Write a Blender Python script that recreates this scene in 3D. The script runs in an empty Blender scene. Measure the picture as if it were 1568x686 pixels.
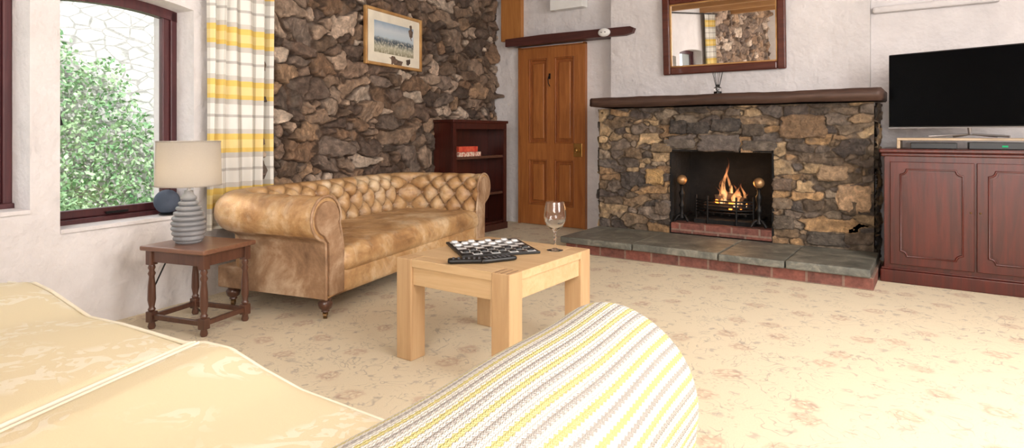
import bpy, bmesh, math, random
import numpy as np
from mathutils import Vector, Matrix, noise
random.seed(3); np.random.seed(3)
S=bpy.context.scene
S.view_settings.view_transform='Standard'
COL=S.collection
def srgb(r,g,b):
    f=lambda c:(c/255/12.92) if c/255<=.04045 else ((c/255+.055)/1.055)**2.4
    return (f(r),f(g),f(b),1)
# ---------------- node helper
class NB:
    def __init__(s,name):
        s.m=bpy.data.materials.new(name); s.m.use_nodes=True; s.t=s.m.node_tree
        s.b=s.t.nodes['Principled BSDF']; s.out=s.t.nodes['Material Output']
        s.tc=s.n('ShaderNodeTexCoord')
    def n(s,ty,**k):
        nd=s.t.nodes.new(ty)
        for a,v in k.items(): setattr(nd,a,v)
        return nd
    def l(s,a,b): s.t.links.new(a,b)
    def map(s,scale=(1,1,1),rot=(0,0,0),src='Object'):
        m=s.n('ShaderNodeMapping'); m.inputs['Scale'].default_value=scale; m.inputs['Rotation'].default_value=rot
        s.l(s.tc.outputs[src],m.inputs['Vector']); return m.outputs[0]
    def noise(s,vec,scale=5,detail=4,rough=.55,dist=0):
        n=s.n('ShaderNodeTexNoise'); s.l(vec,n.inputs['Vector'])
        n.inputs['Scale'].default_value=scale;n.inputs['Detail'].default_value=detail
        n.inputs['Roughness'].default_value=rough;n.inputs['Distortion'].default_value=dist
        return n.outputs[0]
    def ramp(s,fac,stops,interp='LINEAR'):
        r=s.n('ShaderNodeValToRGB'); r.color_ramp.interpolation=interp
        e=r.color_ramp.elements
        while len(e)<len(stops): e.new(.5)
        for i,(p,c) in enumerate(stops):
            e[i].position=p; e[i].color=c if len(c)==4 else (*c,1)
        s.l(fac,r.inputs[0]); return r.outputs[0]
    def mix(s,fac,a,b,mode='MIX'):
        m=s.n('ShaderNodeMix',data_type='RGBA',blend_type=mode)
        for i,v in ((0,fac),(6,a),(7,b)):
            if hasattr(v,'is_linked'): s.l(v,m.inputs[i])
            else: m.inputs[i].default_value=v
        return m.outputs[2]
    def math(s,op,a,b=0,c=0):
        m=s.n('ShaderNodeMath',operation=op)
        for i,v in ((0,a),(1,b),(2,c)):
            if hasattr(v,'is_linked'): s.l(v,m.inputs[i])
            else: m.inputs[i].default_value=v
        return m.outputs[0]
    def bump(s,h,strength=.5,dist=.01):
        b=s.n('ShaderNodeBump'); b.inputs['Strength'].default_value=strength; b.inputs['Distance'].default_value=dist
        s.l(h,b.inputs['Height']); s.l(b.outputs[0],s.b.inputs['Normal'])
    def col(s,c):
        if hasattr(c,'is_linked'): s.l(c,s.b.inputs['Base Color'])
        else: s.b.inputs['Base Color'].default_value=c
    def pr(s,rough=None,metal=None,**k):
        if rough is not None: s.b.inputs['Roughness'].default_value=rough
        if metal is not None: s.b.inputs['Metallic'].default_value=metal
        for a,v in k.items(): s.b.inputs[a.replace('_',' ')].default_value=v
W1=(1,1,1,1);K1=(0,0,0,1)
def M(name,c1,c2=None,rough=.5,metal=0,ns=6,stretch=(1,1,1),bump=0,bs=40,bd=.003,**k):
    b=NB(name); b.pr(rough,metal,**k)
    v=b.map(stretch)
    if c2 is None: c2=tuple(x*.85 for x in c1[:3])+(1,)
    n=b.noise(v,ns); b.col(b.mix(b.ramp(n,[(.35,K1),(.65,W1)]),c1,c2))
    if bump: b.bump(b.noise(v,bs,3),bump,bd)
    return b.m
def wood(name,c1,c2,axis='z',rough=.4,fine=1.0,coat=0):
    b=NB(name); b.pr(rough,0); b.b.inputs['Coat Weight'].default_value=coat
    st={'x':(.08,1,1),'y':(1,.08,1),'z':(1,1,.08)}[axis]
    v=b.map(tuple(q*fine for q in st))
    n=b.noise(v,22,6,.6,1.2); n2=b.noise(v,90,3,.6,0)
    c=b.mix(b.ramp(n,[(.3,K1),(.7,W1)]),c1,c2)
    c=b.mix(b.math('MULTIPLY',n2,.25),c,tuple(q*.5 for q in c2[:3])+(1,))
    b.col(c); b.bump(n2,.25,.002); return b.m
# ---------------- materials
b=NB('plaster_white'); v=b.map()
b.col(b.mix(b.ramp(b.noise(v,2.2,6,.65),[(.35,K1),(.65,W1)]),srgb(226,221,221),srgb(211,206,206))); b.pr(.9)
b.bump(b.math('ADD',b.noise(v,3.5,4,.5),b.math('MULTIPLY',b.noise(v,14,5,.6),.3)),.7,.045); m_plaster=b.m
def stone_mat(name,lo=.48):
    b=NB(name); at=b.n('ShaderNodeAttribute',attribute_name='Col'); v=b.map()
    n=b.noise(v,22,8,.72,.4); n2=b.noise(v,6,5,.65); n4=b.noise(v,70,4,.7)
    c=b.mix(1,at.outputs['Color'],b.ramp(n,[(.27,(lo,lo*.95,lo*.9)),(.5,(1.05,1.0,.96)),(.72,(2.0,1.93,1.85))]),'MULTIPLY')
    c=b.mix(b.math('MULTIPLY',b.ramp(n2,[(.52,K1),(.68,W1)]),.32),c,srgb(172,157,143))
    b.col(c); b.pr(.65); b.bump(b.math('ADD',n,b.math('MULTIPLY',n4,.4)),1.0,.028); return b.m
m_stone=stone_mat('rubble_stone')
m_mantel=wood('mantel_wood',srgb(92,66,54),srgb(54,38,32),'x',.55)
m_lintel=wood('lintel_wood',srgb(92,50,44),srgb(62,32,30),'x',.45)
m_pine=wood('door_pine',srgb(186,119,64),srgb(148,88,44),'z',.4)
m_pinepanel=wood('door_pine_panel',srgb(172,104,54),srgb(138,78,40),'z',.4)
m_post=wood('post_pine',srgb(198,136,74),srgb(172,110,56),'z',.5)
m_joist=wood('joist_pine',srgb(190,146,98),srgb(165,118,74),'x',.5)
m_mahog=wood('mahogany_dark',srgb(78,31,22),srgb(50,18,13),'z',.32,1,.2)
m_mahogx=wood('mahogany_cabinet',srgb(94,30,18),srgb(56,17,11),'z',.32,1,.1)
m_oakx=wood('oak_x',srgb(218,187,145),srgb(200,165,121),'x',.45)
m_oakz=wood('oak_z',srgb(208,174,132),srgb(188,151,110),'z',.45)
m_walnut=wood('turned_table_wood',srgb(104,68,52),srgb(74,46,36),'z',.3,1,.3)
m_walnutx=wood('table_top_wood',srgb(138,98,76),srgb(110,74,56),'x',.3,1,.3)
m_frame=wood('window_frame_wood',srgb(92,46,48),srgb(66,32,36),'z',.4)
m_iron=M('black_iron',srgb(30,28,28),rough=.5,metal=.6,bump=.3)
m_soot=M('soot',srgb(26,24,23),srgb(8,7,7),rough=.95,ns=5,bump=.6,bs=15,bd=.02)
m_brass=M('brass',srgb(205,160,90),rough=.3,metal=.8)
m_dkbrass=M('aged_brass',srgb(120,90,55),rough=.4,metal=.7)
m_copper=M('brass_ball',srgb(190,148,104),rough=.42,metal=.7)
m_blk=M('black_plastic',srgb(14,14,15),rough=.4)
m_screen=M('tv_screen_glass',srgb(5,6,8),rough=.25,Specular_IOR_Level=.08)
m_silver=M('silver_metal',srgb(190,190,195),rough=.3,metal=.9)
m_white=M('white_plastic',srgb(240,240,238),srgb(235,235,232),rough=.4)
b=NB('slate_hearth'); v=b.map(); n=b.noise(v,6,8,.7,.8)
b.col(b.ramp(n,[(.3,srgb(72,74,70)),(.5,srgb(106,106,98)),(.7,srgb(156,152,138))])); b.pr(.42); b.bump(b.noise(v,25,6,.7),.7,.012); m_slate=b.m
b=NB('hearth_brick'); v=b.map(); br=b.n('ShaderNodeTexBrick')
sx=b.n('ShaderNodeSeparateXYZ'); b.l(b.tc.outputs['Object'],sx.inputs[0]); cx=b.n('ShaderNodeCombineXYZ')
b.l(b.math('ADD',sx.outputs[0],sx.outputs[1]),cx.inputs[0]); b.l(sx.outputs[2],cx.inputs[1]); b.l(cx.outputs[0],br.inputs['Vector'])
br.inputs['Scale'].default_value=1; br.inputs['Brick Width'].default_value=.22; br.inputs['Row Height'].default_value=.085; br.inputs['Mortar Size'].default_value=.008
br.inputs['Color1'].default_value=srgb(132,70,58); br.inputs['Color2'].default_value=srgb(80,50,46); br.inputs['Mortar'].default_value=srgb(136,120,106)
b.col(b.mix(.4,br.outputs[0],b.ramp(b.noise(v,30,5),[(.3,srgb(62,46,42)),(.7,srgb(162,108,92))]))); b.pr(.8); b.bump(b.noise(v,40,5),.5,.01); m_brick=b.m
# carpet
b=NB('floral_carpet'); v=b.map()
nz=b.n('ShaderNodeTexNoise'); nz.inputs['Scale'].default_value=11; nz.inputs['Detail'].default_value=3; b.l(v,nz.inputs['Vector'])
vm=b.n('ShaderNodeVectorMath',operation='MULTIPLY_ADD'); b.l(nz.outputs[1],vm.inputs[0]); vm.inputs[1].default_value=(.075,.075,.0); b.l(v,vm.inputs[2])
def voro(sc,rnd=1):
    q=b.n('ShaderNodeTexVoronoi',voronoi_dimensions='2D'); b.l(vm.outputs[0],q.inputs['Vector']); q.inputs['Scale'].default_value=sc; q.inputs['Randomness'].default_value=rnd; return q
vo=voro(3.4,.75); vo3=voro(5.9,1); vo2=voro(40)
pet=b.ramp(vo2.outputs['Distance'],[(.20,(.05,.05,.05)),(.38,W1)])
ring=b.ramp(vo.outputs['Distance'],[(.0,W1),(.06,(.4,.4,.4)),(.10,W1),(.16,(.5,.5,.5)),(.20,K1)])
fm=b.math('MULTIPLY',ring,pet)
fm2=b.math('MULTIPLY',b.ramp(vo3.outputs['Distance'],[(.06,W1),(.14,K1)]),pet)
vine=b.ramp(b.noise(v,6.5,1,.5,2.2),[(.482,K1),(.495,W1),(.505,W1),(.518,K1)])
vine2=b.math('MULTIPLY',vine,b.ramp(b.noise(v,8,2),[(.44,K1),(.52,W1)]))
leaf=b.math('MULTIPLY',b.ramp(vo2.outputs['Distance'],[(.12,W1),(.3,K1)]),b.ramp(b.noise(v,7,2),[(.54,K1),(.60,W1)]))
base=b.mix(b.noise(v,180,2),srgb(232,220,194),srgb(214,200,172))
c=b.mix(b.math('MULTIPLY',vine2,.45),base,srgb(138,128,120))
c=b.mix(b.math('MULTIPLY',leaf,.34),c,srgb(148,142,126))
c=b.mix(b.math('MULTIPLY',fm2,.42),c,srgb(146,134,128))
c=b.mix(b.math('MULTIPLY',fm,.46),c,srgb(168,120,100))
b.col(c); b.pr(.95); b.bump(b.noise(v,300,2),.4,.004); m_carpet=b.m
# leather
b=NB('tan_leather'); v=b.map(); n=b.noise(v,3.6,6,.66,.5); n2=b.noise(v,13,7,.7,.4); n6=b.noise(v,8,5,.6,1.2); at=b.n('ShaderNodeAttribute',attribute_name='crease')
c=b.ramp(n,[(.29,srgb(130,95,62)),(.42,srgb(176,134,88)),(.54,srgb(203,164,116)),(.68,srgb(230,206,170))])
c=b.mix(b.math('MULTIPLY',b.ramp(n2,[(.48,K1),(.66,W1)]),.34),c,srgb(132,92,58))
c=b.mix(b.math('MULTIPLY',b.ramp(n6,[(.54,K1),(.7,W1)]),.28),c,srgb(234,218,190))
c=b.mix(b.math('MULTIPLY',at.outputs['Fac'],.8),c,srgb(82,52,30))  # tuft creases darkened in the colour for contrast, shade and patina together
b.col(c); b.pr(.40,Specular_IOR_Level=.6); b.bump(b.noise(v,50,7,.7,.6),.5,.006); m_leather=b.m
b=NB('worn_leather_side'); v=b.map(); n=b.noise(v,4.5,7,.68,.4)
b.col(b.ramp(n,[(.30,srgb(110,81,58)),(.5,srgb(158,124,94)),(.68,srgb(200,174,146))])); b.pr(.55); b.bump(b.noise(v,40,6,.65),.5,.006); m_leather2=b.m
# damask
b=NB('cream_damask'); v=b.map(); n=b.noise(v,13,2,.5,2.2)
pat=b.math('MULTIPLY',b.ramp(n,[(.5,K1),(.53,W1)]),b.ramp(b.noise(v,3.2,1),[(.42,K1),(.48,W1)]))
c=b.mix(pat,srgb(230,217,182),srgb(239,231,208))
b.col(c); b.pr(.75); b.bump(b.math('ADD',b.noise(v,260,2),b.math('MULTIPLY',pat,.8)),.3,.003); m_damask=b.m
m_piping=M('cream_piping',srgb(246,240,222),srgb(240,232,210),rough=.7)
# knit (uv: u across (m), v along (m))
b=NB('striped_knit'); uv=b.n('ShaderNodeUVMap'); sp=b.n('ShaderNodeSeparateXYZ'); b.l(uv.outputs[0],sp.inputs[0])
u=sp.outputs[0]; vv=sp.outputs[1]
tri=b.math('ABSOLUTE',b.math('SUBTRACT',b.math('FRACT',b.math('MULTIPLY',vv,1/.012)),.5))
uu=b.math('ADD',u,b.math('MULTIPLY',tri,.007))
fr=b.math('FRACT',b.math('MULTIPLY',uu,1/.038))
c=b.ramp(fr,[(0,srgb(228,216,146)),(.24,srgb(244,240,230)),(.5,srgb(190,184,178)),(.70,srgb(244,240,230))],'CONSTANT')
stc=b.math('ABSOLUTE',b.math('SINE',b.math('MULTIPLY',u,math.pi/.00633)))
rowh=b.math('ABSOLUTE',b.math('SINE',b.math('MULTIPLY',b.math('ADD',vv,b.math('MULTIPLY',stc,.006)),math.pi/.006)))
h=b.math('MULTIPLY',stc,rowh)
b.col(b.mix(b.ramp(h,[(0,(.38,.38,.38)),(.40,(0,0,0))]),c,b.mix(.5,c,srgb(150,142,122)))); b.pr(.9); b.bump(h,.8,.006); m_knit=b.m  # holes between stitches get their shade from a darker colour mix
# curtain
b=NB('check_curtain'); sp=b.n('ShaderNodeSeparateXYZ'); b.l(b.tc.outputs['UV'],sp.inputs[0]); z=sp.outputs[1]; u=sp.outputs[0]
fz=b.math('FRACT',b.math('MULTIPLY',b.math('SUBTRACT',z,.885-.335),1/.335))
bands=b.ramp(fz,[(0,srgb(228,196,108)),(.08,srgb(236,214,148)),(.24,srgb(230,198,108)),(.35,srgb(206,201,194)),(.44,srgb(232,230,224)),(.66,srgb(192,188,183)),(.71,srgb(232,230,224)),(.9,srgb(200,196,190))],'CONSTANT')
fu=b.math('FRACT',b.math('MULTIPLY',u,1/.21))
vs=b.ramp(fu,[(0,(1,1,1)),(.3,(.68,.67,.65)),(.5,(1,1,1)),(.68,(.78,.77,.75)),(.76,(1,1,1))],'CONSTANT')
b.col(b.mix(1,bands,vs,'MULTIPLY')); b.pr(.85); b.bump(b.noise(b.map(),400,2),.2,.002); m_curtain=b.m
b=NB('lamp_shade_fabric'); b.col(b.mix(b.noise(b.map((1,1,1)),150,2),srgb(188,184,180),srgb(170,166,162))); b.pr(.9)
tr=b.n('ShaderNodeBsdfTranslucent'); tr.inputs[0].default_value=srgb(232,222,206); ms=b.n('ShaderNodeMixShader'); ms.inputs[0].default_value=.45
b.l(b.b.outputs[0],ms.inputs[1]); b.l(tr.outputs[0],ms.inputs[2]); b.l(ms.outputs[0],b.out.inputs[0]); m_shade=b.m
m_ceramic=M('grey_ceramic',srgb(138,138,140),srgb(124,125,128),rough=.35)
m_speaker=M('blue_speaker_fabric',srgb(84,94,112),srgb(66,76,92),rough=.8,bump=.4,bs=300)
b=NB('mirror_glass'); b.col((.9,.9,.9,1)); b.pr(.01,1); m_mirror=b.m
m_mirframe=wood('mirror_frame_wood',srgb(104,50,36),srgb(70,30,22),'x',.3,1,.3)
m_gold=M('gilt_frame',srgb(200,158,102),srgb(164,118,66),rough=.45,metal=.3)
m_mat=M('picture_mount',srgb(230,222,204),rough=.9)
def emis(name,c,st):
    b=NB(name); e=b.n('ShaderNodeEmission'); e.inputs[0].default_value=c; e.inputs[1].default_value=st; b.l(e.outputs[0],b.out.inputs[0]); return b.m
b=NB('wine_glass_material'); b.col(W1); b.pr(0.02,0,IOR=1.45,Transmission_Weight=1.0); m_glass=b.m
b=NB('window_pane_glass'); t1=b.n('ShaderNodeBsdfTransparent'); g1=b.n('ShaderNodeBsdfGlossy'); g1.inputs['Roughness'].default_value=.02
ms=b.n('ShaderNodeMixShader'); ms.inputs[0].default_value=.04; b.l(t1.outputs[0],ms.inputs[1]); b.l(g1.outputs[0],ms.inputs[2]); b.l(ms.outputs[0],b.out.inputs[0]); m_pane=b.m
# ---------------- geometry helpers
def link(o,parent=None):
    COL.objects.link(o)
    if parent: o.parent=parent
    return o
def empty(name,loc=(0,0,0),rz=0):
    e=bpy.data.objects.new(name,None); e.empty_display_size=.1; e.location=loc; e.rotation_euler=(0,0,rz); COL.objects.link(e); return e
def mesh(name,verts,faces,mat,parent=None,smooth=False,loc=None,rz=0):
    me=bpy.data.meshes.new(name); me.from_pydata([tuple(map(float,v)) for v in verts],[],faces); me.materials.append(mat)
    me.update()
    bm=bmesh.new(); bm.from_mesh(me); bmesh.ops.recalc_face_normals(bm,faces=bm.faces); bm.to_mesh(me); bm.free()
    if smooth: me.polygons.foreach_set('use_smooth',[True]*len(me.polygons))
    o=bpy.data.objects.new(name,me); link(o,parent)
    if loc: o.location=loc
    o.rotation_euler[2]=rz
    return o
BF=[(0,3,2,1),(4,5,6,7),(0,1,5,4),(1,2,6,5),(2,3,7,6),(3,0,4,7)]
def boxv(x0,x1,y0,y1,z0,z1):
    return [(x0,y0,z0),(x1,y0,z0),(x1,y1,z0),(x0,y1,z0),(x0,y0,z1),(x1,y0,z1),(x1,y1,z1),(x0,y1,z1)]
def box(name,x0,x1,y0,y1,z0,z1,mat,parent=None,bev=0,seg=2):
    o=mesh(name,boxv(x0,x1,y0,y1,z0,z1),BF,mat,parent)
    if bev:
        m=o.modifiers.new('b','BEVEL'); m.width=bev; m.segments=seg; m.limit_method='ANGLE'
    return o
def boxes(name,lst,mat,parent=None,bev=0,fn=None,loc=None,rz=0):
    V=[];F=[]
    for bx in lst:
        k=len(V); V+=boxv(*bx); F+=[tuple(i+k for i in f) for f in BF]
    if fn: V=[fn(*p) for p in V]
    o=mesh(name,V,F,mat,parent,loc=loc,rz=rz)
    if bev:
        m=o.modifiers.new('b','BEVEL'); m.width=bev; m.segments=2; m.limit_method='ANGLE'
    return o
def lathe(name,prof,mat,parent=None,loc=(0,0,0),n=40,cap=True):
    V=[];F=[]
    for r,z in prof:
        for i in range(n):
            a=2*math.pi*i/n; V.append((r*math.cos(a),r*math.sin(a),z))
    for j in range(len(prof)-1):
        for i in range(n):
            F.append((j*n+i,j*n+(i+1)%n,(j+1)*n+(i+1)%n,(j+1)*n+i))
    if cap:
        F.append(tuple(range(n))); F.append(tuple((len(prof)-1)*n+i for i in range(n)))
    o=mesh(name,V,F,mat,parent,True,loc)
    m=o.modifiers.new('e','EDGE_SPLIT'); m.split_angle=math.radians(50)
    return o
def tube(name,pts,r,mat,parent=None,cyc=False):
    c=bpy.data.curves.new(name,'CURVE'); c.dimensions='3D'; c.bevel_depth=r; c.bevel_resolution=3; c.use_fill_caps=True
    s=c.splines.new('POLY'); s.points.add(len(pts)-1)
    for p,q in zip(s.points,pts): p.co=(*map(float,q),1)
    s.use_cyclic_u=cyc; c.materials.append(mat)
    o=bpy.data.objects.new(name,c); link(o,parent); return o
def prism(name,poly,fn,d0,d1,mat,parent=None):
    n=len(poly); V=[fn(p[0],p[1],d0) for p in poly]+[fn(p[0],p[1],d1) for p in poly]
    F=[tuple(range(n)),tuple(range(n,2*n))]+[(i,(i+1)%n,n+(i+1)%n,n+i) for i in range(n)]
    return mesh(name,V,F,mat,parent)
def softbox(name,x0,x1,y0,y1,z0,z1,r,mat,parent=None,puff=0,cuts=22,fn=None):
    bm=bmesh.new(); bmesh.ops.create_cube(bm,size=2); bmesh.ops.subdivide_edges(bm,edges=bm.edges[:],cuts=cuts,use_grid_fill=True)
    c=[(x0+x1)/2,(y0+y1)/2,(z0+z1)/2]; h=[(x1-x0)/2,(y1-y0)/2,(z1-z0)/2]
    for v in bm.verts:
        q=[math.copysign(abs(v.co[i])**.8,v.co[i]) for i in range(3)]
        p=Vector([q[i]*h[i] for i in range(3)]); core=Vector([max(-h[i]+min(r,h[i]),min(h[i]-min(r,h[i]),p[i])) for i in range(3)])
        d=p-core
        if d.length>1e-9: p=core+d.normalized()*min(r,min(h))
        if v.co.z>0: p.z+=puff*max(0,(1-q[0]**2))**.5*max(0,(1-q[1]**2))**.5*v.co.z
        p=p+Vector(c)
        if fn: p=Vector(fn(*p))
        v.co=p
    me=bpy.data.meshes.new(name); bm.to_mesh(me); bm.free(); me.materials.append(mat)
    me.polygons.foreach_set('use_smooth',[True]*len(me.polygons))
    o=bpy.data.objects.new(name,me); link(o,parent); return o
def sphere(name,c,r,mat,parent=None,sc=(1,1,1)):
    prof=[]
    for i in range(0,21):
        a=math.pi*i/20; prof.append((max(r*math.sin(a),1e-5),-r*math.cos(a)))
    o=lathe(name,prof,mat,parent,c,28,False); o.scale=sc; return o
def vnoise(x,y,sc,seed):
    rs=np.random.RandomState(seed); g=rs.rand(128,128)
    X=x/sc+17; Y=y/sc+23; xi=np.floor(X).astype(int);yi=np.floor(Y).astype(int); fx=X-xi;fy=Y-yi
    fx=fx*fx*(3-2*fx);fy=fy*fy*(3-2*fy); a=g[xi%128,yi%128];b_=g[(xi+1)%128,yi%128];c=g[xi%128,(yi+1)%128];d=g[(xi+1)%128,(yi+1)%128]
    return (a*(1-fx)+b_*fx)*(1-fy)+(c*(1-fx)+d*fx)*fy
def rubble(name,U0,U1,V0,V1,res,cw,ch,depth,seed,palette,mortar,fn,mat,parent=None,hole=None,p=3.0,mw=.02,keep=.8,warp=.035,rot=.9,slope=.9,jit=(.7,.7),small=.35):
    rs=np.random.RandomState(seed)
    nu=int((U1-U0)/res)+1; nv=int((V1-V0)/res)+1
    uu,vv=np.meshgrid(np.linspace(U0,U1,nu),np.linspace(V0,V1,nv),indexing='ij'); u=uu.ravel(); v=vv.ravel()
    C=[];r=0; y=V0-ch
    while y<V1+ch:
        x=U0-cw*(1+.5*(r%2))
        while x<U1+cw:
            if rs.rand()<keep: C.append((x+(rs.rand()-.5)*cw*jit[0],y+(rs.rand()-.5)*ch*jit[1],(rs.rand()*1.1+.6)*cw/ch*.95,(rs.rand()-.5)*ch*.7,(rs.rand()-.5)*rot))
            if rs.rand()<small: C.append((x+(rs.rand())*cw,y+(rs.rand()-.5)*ch*1.2,(rs.rand()*.8+.8),-ch*.2,(rs.rand()-.5)*rot*2))
            x+=cw
        y+=ch; r+=1
    C=np.array(C)
    wu=u+(vnoise(u,v,.10,seed+1)-.5)*warp*1.6+(vnoise(u,v,.03,seed+3)-.5)*warp*.5; wv=v+(vnoise(u,v,.10,seed+2)-.5)*warp*1.3+(vnoise(u,v,.03,seed+4)-.5)*warp*.5
    f1=np.full(len(u),9.);f2=np.full(len(u),9.);idx=np.zeros(len(u),int)
    for i,(a,b_,asp,wt,ro) in enumerate(C):
        dx0=wu-a;dy0=wv-b_; dx=dx0*math.cos(ro)+dy0*math.sin(ro); dy=-dx0*math.sin(ro)+dy0*math.cos(ro)
        dx=dx/asp
        d=(np.abs(dx)**p+np.abs(dy)**p)**(1/p)-wt
        m=d<f1; f2=np.where(m,f1,np.minimum(f2,d)); idx=np.where(m,i,idx); f1=np.where(m,d,f1)
    e=np.clip((f2-f1)/mw,0,1); e=e*e*(3-2*e)
    k=len(C); hh=rs.rand(k)
    planes=[]
    for q in range(3):
        ga=(rs.rand(k)-.5)*slope; gb=(rs.rand(k)-.5)*slope; off=rs.rand(k)*.012
        planes.append(ga[idx]*(wu-C[idx,0])+gb[idx]*(wv-C[idx,1])+off[idx])
    f=np.minimum(np.maximum(planes[0],planes[1]),planes[2]+.01)
    h=e*(depth*(.35+.65*hh[idx])+f)+(vnoise(u,v,.05,seed+5)-.5)*.012*e+(vnoise(u,v,.02,seed+6)-.5)*.008*e
    P=fn(u,v,np.maximum(h,-.005))
    pal=np.array([srgb(*q)[:3] for q in palette]); pc=pal[rs.randint(0,len(pal),k)]*(.75+.5*rs.rand(k))[:,None]
    mc=np.array(srgb(*mortar)[:3]); ec=np.clip(e*1.3-.15,0,1)[:,None]
    colr=(pc[idx]*(.7+.6*vnoise(u,v,.04,seed+8))[:,None])*ec+mc*(1-ec)*(.6+.8*vnoise(u,v,.02,seed+7))[:,None]
    ids=np.arange(nu*nv).reshape(nu,nv); q=np.stack([ids[:-1,:-1],ids[1:,:-1],ids[1:,1:],ids[:-1,1:]],-1).reshape(-1,4)
    if hole:
        cu=u[q].mean(1);cv=v[q].mean(1); q=q[~((cu>hole[0])&(cu<hole[1])&(cv>hole[2])&(cv<hole[3]))]
    me=bpy.data.meshes.new(name); me.vertices.add(len(u)); me.vertices.foreach_set('co',P.astype(np.float32).ravel())
    me.loops.add(q.size); me.loops.foreach_set('vertex_index',q.ravel().astype(np.int32)); me.polygons.add(len(q))
    me.polygons.foreach_set('loop_start',np.arange(0,q.size,4,dtype=np.int32)); me.update(calc_edges=True); me.validate()
    at=me.color_attributes.new('Col','FLOAT_COLOR','POINT'); at.data.foreach_set('color',np.concatenate([colr,np.ones((len(u),1))],1).astype(np.float32).ravel())
    me.polygons.foreach_set('use_smooth',[True]*len(me.polygons)); me.materials.append(mat)
    o=bpy.data.objects.new(name,me); link(o,parent); return o
# ---------------- room
H=2.65
box('floor',-.6,6.6,-8.6,.1,-.1,0,m_carpet)
box('ceiling',-.6,6.6,-8.6,.2,H,H+.1,m_plaster)
WB=empty('wall_back')
boxes('plaster',[(-.3,6.6,0,.2,0,H),(1.57,3.815,-.15,-.001,1.21,H),(3.816,6.6,-.10,-.001,0,H-.001),(1.57,1.62,-.15,-.001,0,1.21)],m_plaster,WB)
boxes('niche_ledge',[(3.83,4.62,-.16,-.099,1.95,2.0)],m_plaster,WB,.015)
boxes('wall_right',[(6.4,6.6,-8.6,.0,0,H)],m_plaster)
boxes('wall_front',[(-.3,6.6,-8.6,-8.45,0,H)],m_plaster)
dx,dy=.150,-.9887
def WL(s,z,d): return (s*dx+d*.9887, s*dy+d*.150, z)
def WLb(s,d,z): return WL(s,z,d)
WLt=empty('wall_left')
T=-.38
def arch(s0,s1,zs,rise,n=10):
    return [(s0+(s1-s0)*i/n, zs+rise*(1-(2*i/n-1)**2)) for i in range(n+1)]
ZH1,ZH2,RI=1.745,1.81,.035; ZS1,ZS2=.515,.63
boxes('plaster_wall',[(-.2,3.852,T,0,0,H),(3.852,4.58,T,0,0,ZS1),(4.58,4.71,T,0,0,H),(4.71,5.5,T,0,0,ZS2),(5.5,8.8,T,0,0,H)],m_plaster,WLt,fn=WLb)
prism('window_head_1',[(3.852,H)]+arch(3.852,4.58,ZH1,RI)+[(4.58,H)],WL,T,0,m_plaster,WLt)
prism('window_head_2',[(4.71,H)]+arch(4.71,5.5,ZH2,RI)+[(5.5,H)],WL,T,0,m_plaster,WLt)
pal_l=[(144,122,103),(116,97,81),(164,143,125),(102,85,74),(182,163,146),(129,109,94),(155,129,104),(89,75,66),(196,180,164),(136,110,88),(118,104,94)]
def fl_(u,v,h):
    h=h+.012; return np.stack([u*dx+h*.9887,u*dy+h*.150,v],1)
kl=dict(p=5,mw=.018,keep=.85,warp=.030,rot=.7,slope=1.1,small=.55,jit=(.8,.75))
rubble('stone_facing',0.0,3.40,0,H,.006,.21,.11,.042,17,pal_l,(80,62,49),fl_,m_stone,WLt,**kl)
rubble('stone_facing_rear',5.85,8.6,0,H,.015,.21,.11,.042,31,pal_l,(80,62,49),fl_,m_stone,WLt,**kl)
def window(name,s0,s1,z0,z1,rise):
    w=empty(name); d0,d1=-.21,-.155
    L=[(s0,s0+.04,d0,d1,z0,z1),(s1-.04,s1,d0,d1,z0,z1),(s0,s1,d0-.01,d1+.02,z0,z0+.035)]
    L+=[(s0+.04,s0+.085,d0+.005,d1-.012,z0+.035,z1+.01),(s1-.085,s1-.04,d0+.005,d1-.012,z0+.035,z1+.01),(s0+.085,s1-.085,d0+.005,d1-.012,z0+.035,z0+.08)]
    boxes('frame',L,m_frame,w,.006,fn=WLb)
    a=arch(s0,s1,z1,rise); prism('head',a+[(p[0],p[1]-.06) for p in reversed(a)],WL,d0,d1,m_frame,w)
    boxes('handle',[((s0+s1)/2-.06,(s0+s1)/2+.06,d1,d1+.012,z0+.045,z0+.058),(s1-.07,s1-.05,d1,d1+.015,z0+.55,z0+.60)],m_iron,w,fn=WLb)
    tube('latch_lever',[WL(s1-.06,z0+.60,d1+.02),WL(s1-.07,z0+.53,d1+.03)],.007,m_iron,w)
    prism('pane',[(s0+.07,z0+.07),(s1-.07,z0+.07),(s1-.07,z1),(s0+.07,z1)],WL,-.185,-.183,m_pane,w)
    boxes('sill_board',[(s0,s1,-.135,.012,z0-.012,z0+.010)],m_plaster,w,.004,fn=WLb)
window('window_1',3.852,4.58,ZS1,ZH1,RI)
window('window_2',4.71,5.5,ZS2,ZH2,RI)
for i,y in enumerate([-1.9,-3.1,-4.3,-5.5,-6.7]):
    box('ceiling_joist',.0,6.4,y-.07,y+.07,2.47,H,m_joist,None,.01)
box('corner_post',.14,.42,-.06,-.001,2.06,H,m_post,None,.006)
pb=empty('lintel_beam')
pts=[(.31,1.968),(.31,2.052),(.8,2.062),(1.4,2.055),(1.80,2.05),(1.84,2.03),(1.82,1.985),(1.74,1.968),(1.2,1.976),(.7,1.964)]
prism('beam',pts,lambda x,z,d:(x,d,z),-.21,-.152,m_lintel,pb)
box('beam_bearing',.32,1.56,-.151,-.001,1.98,2.05,m_lintel,pb)
wa=empty('alarm_detector',(1.53,-.212,2.012)); o=lathe('body',[(.055,0),(.055,.02),(.045,.032),(.001,.034)],m_white,wa,n=32); o.rotation_euler=(math.pi/2,0,0); o.scale=(1.15,.75,1)
for q in (-.02,.02): sphere('led',(q,-.034,0),.006,m_blk,wa)
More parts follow.
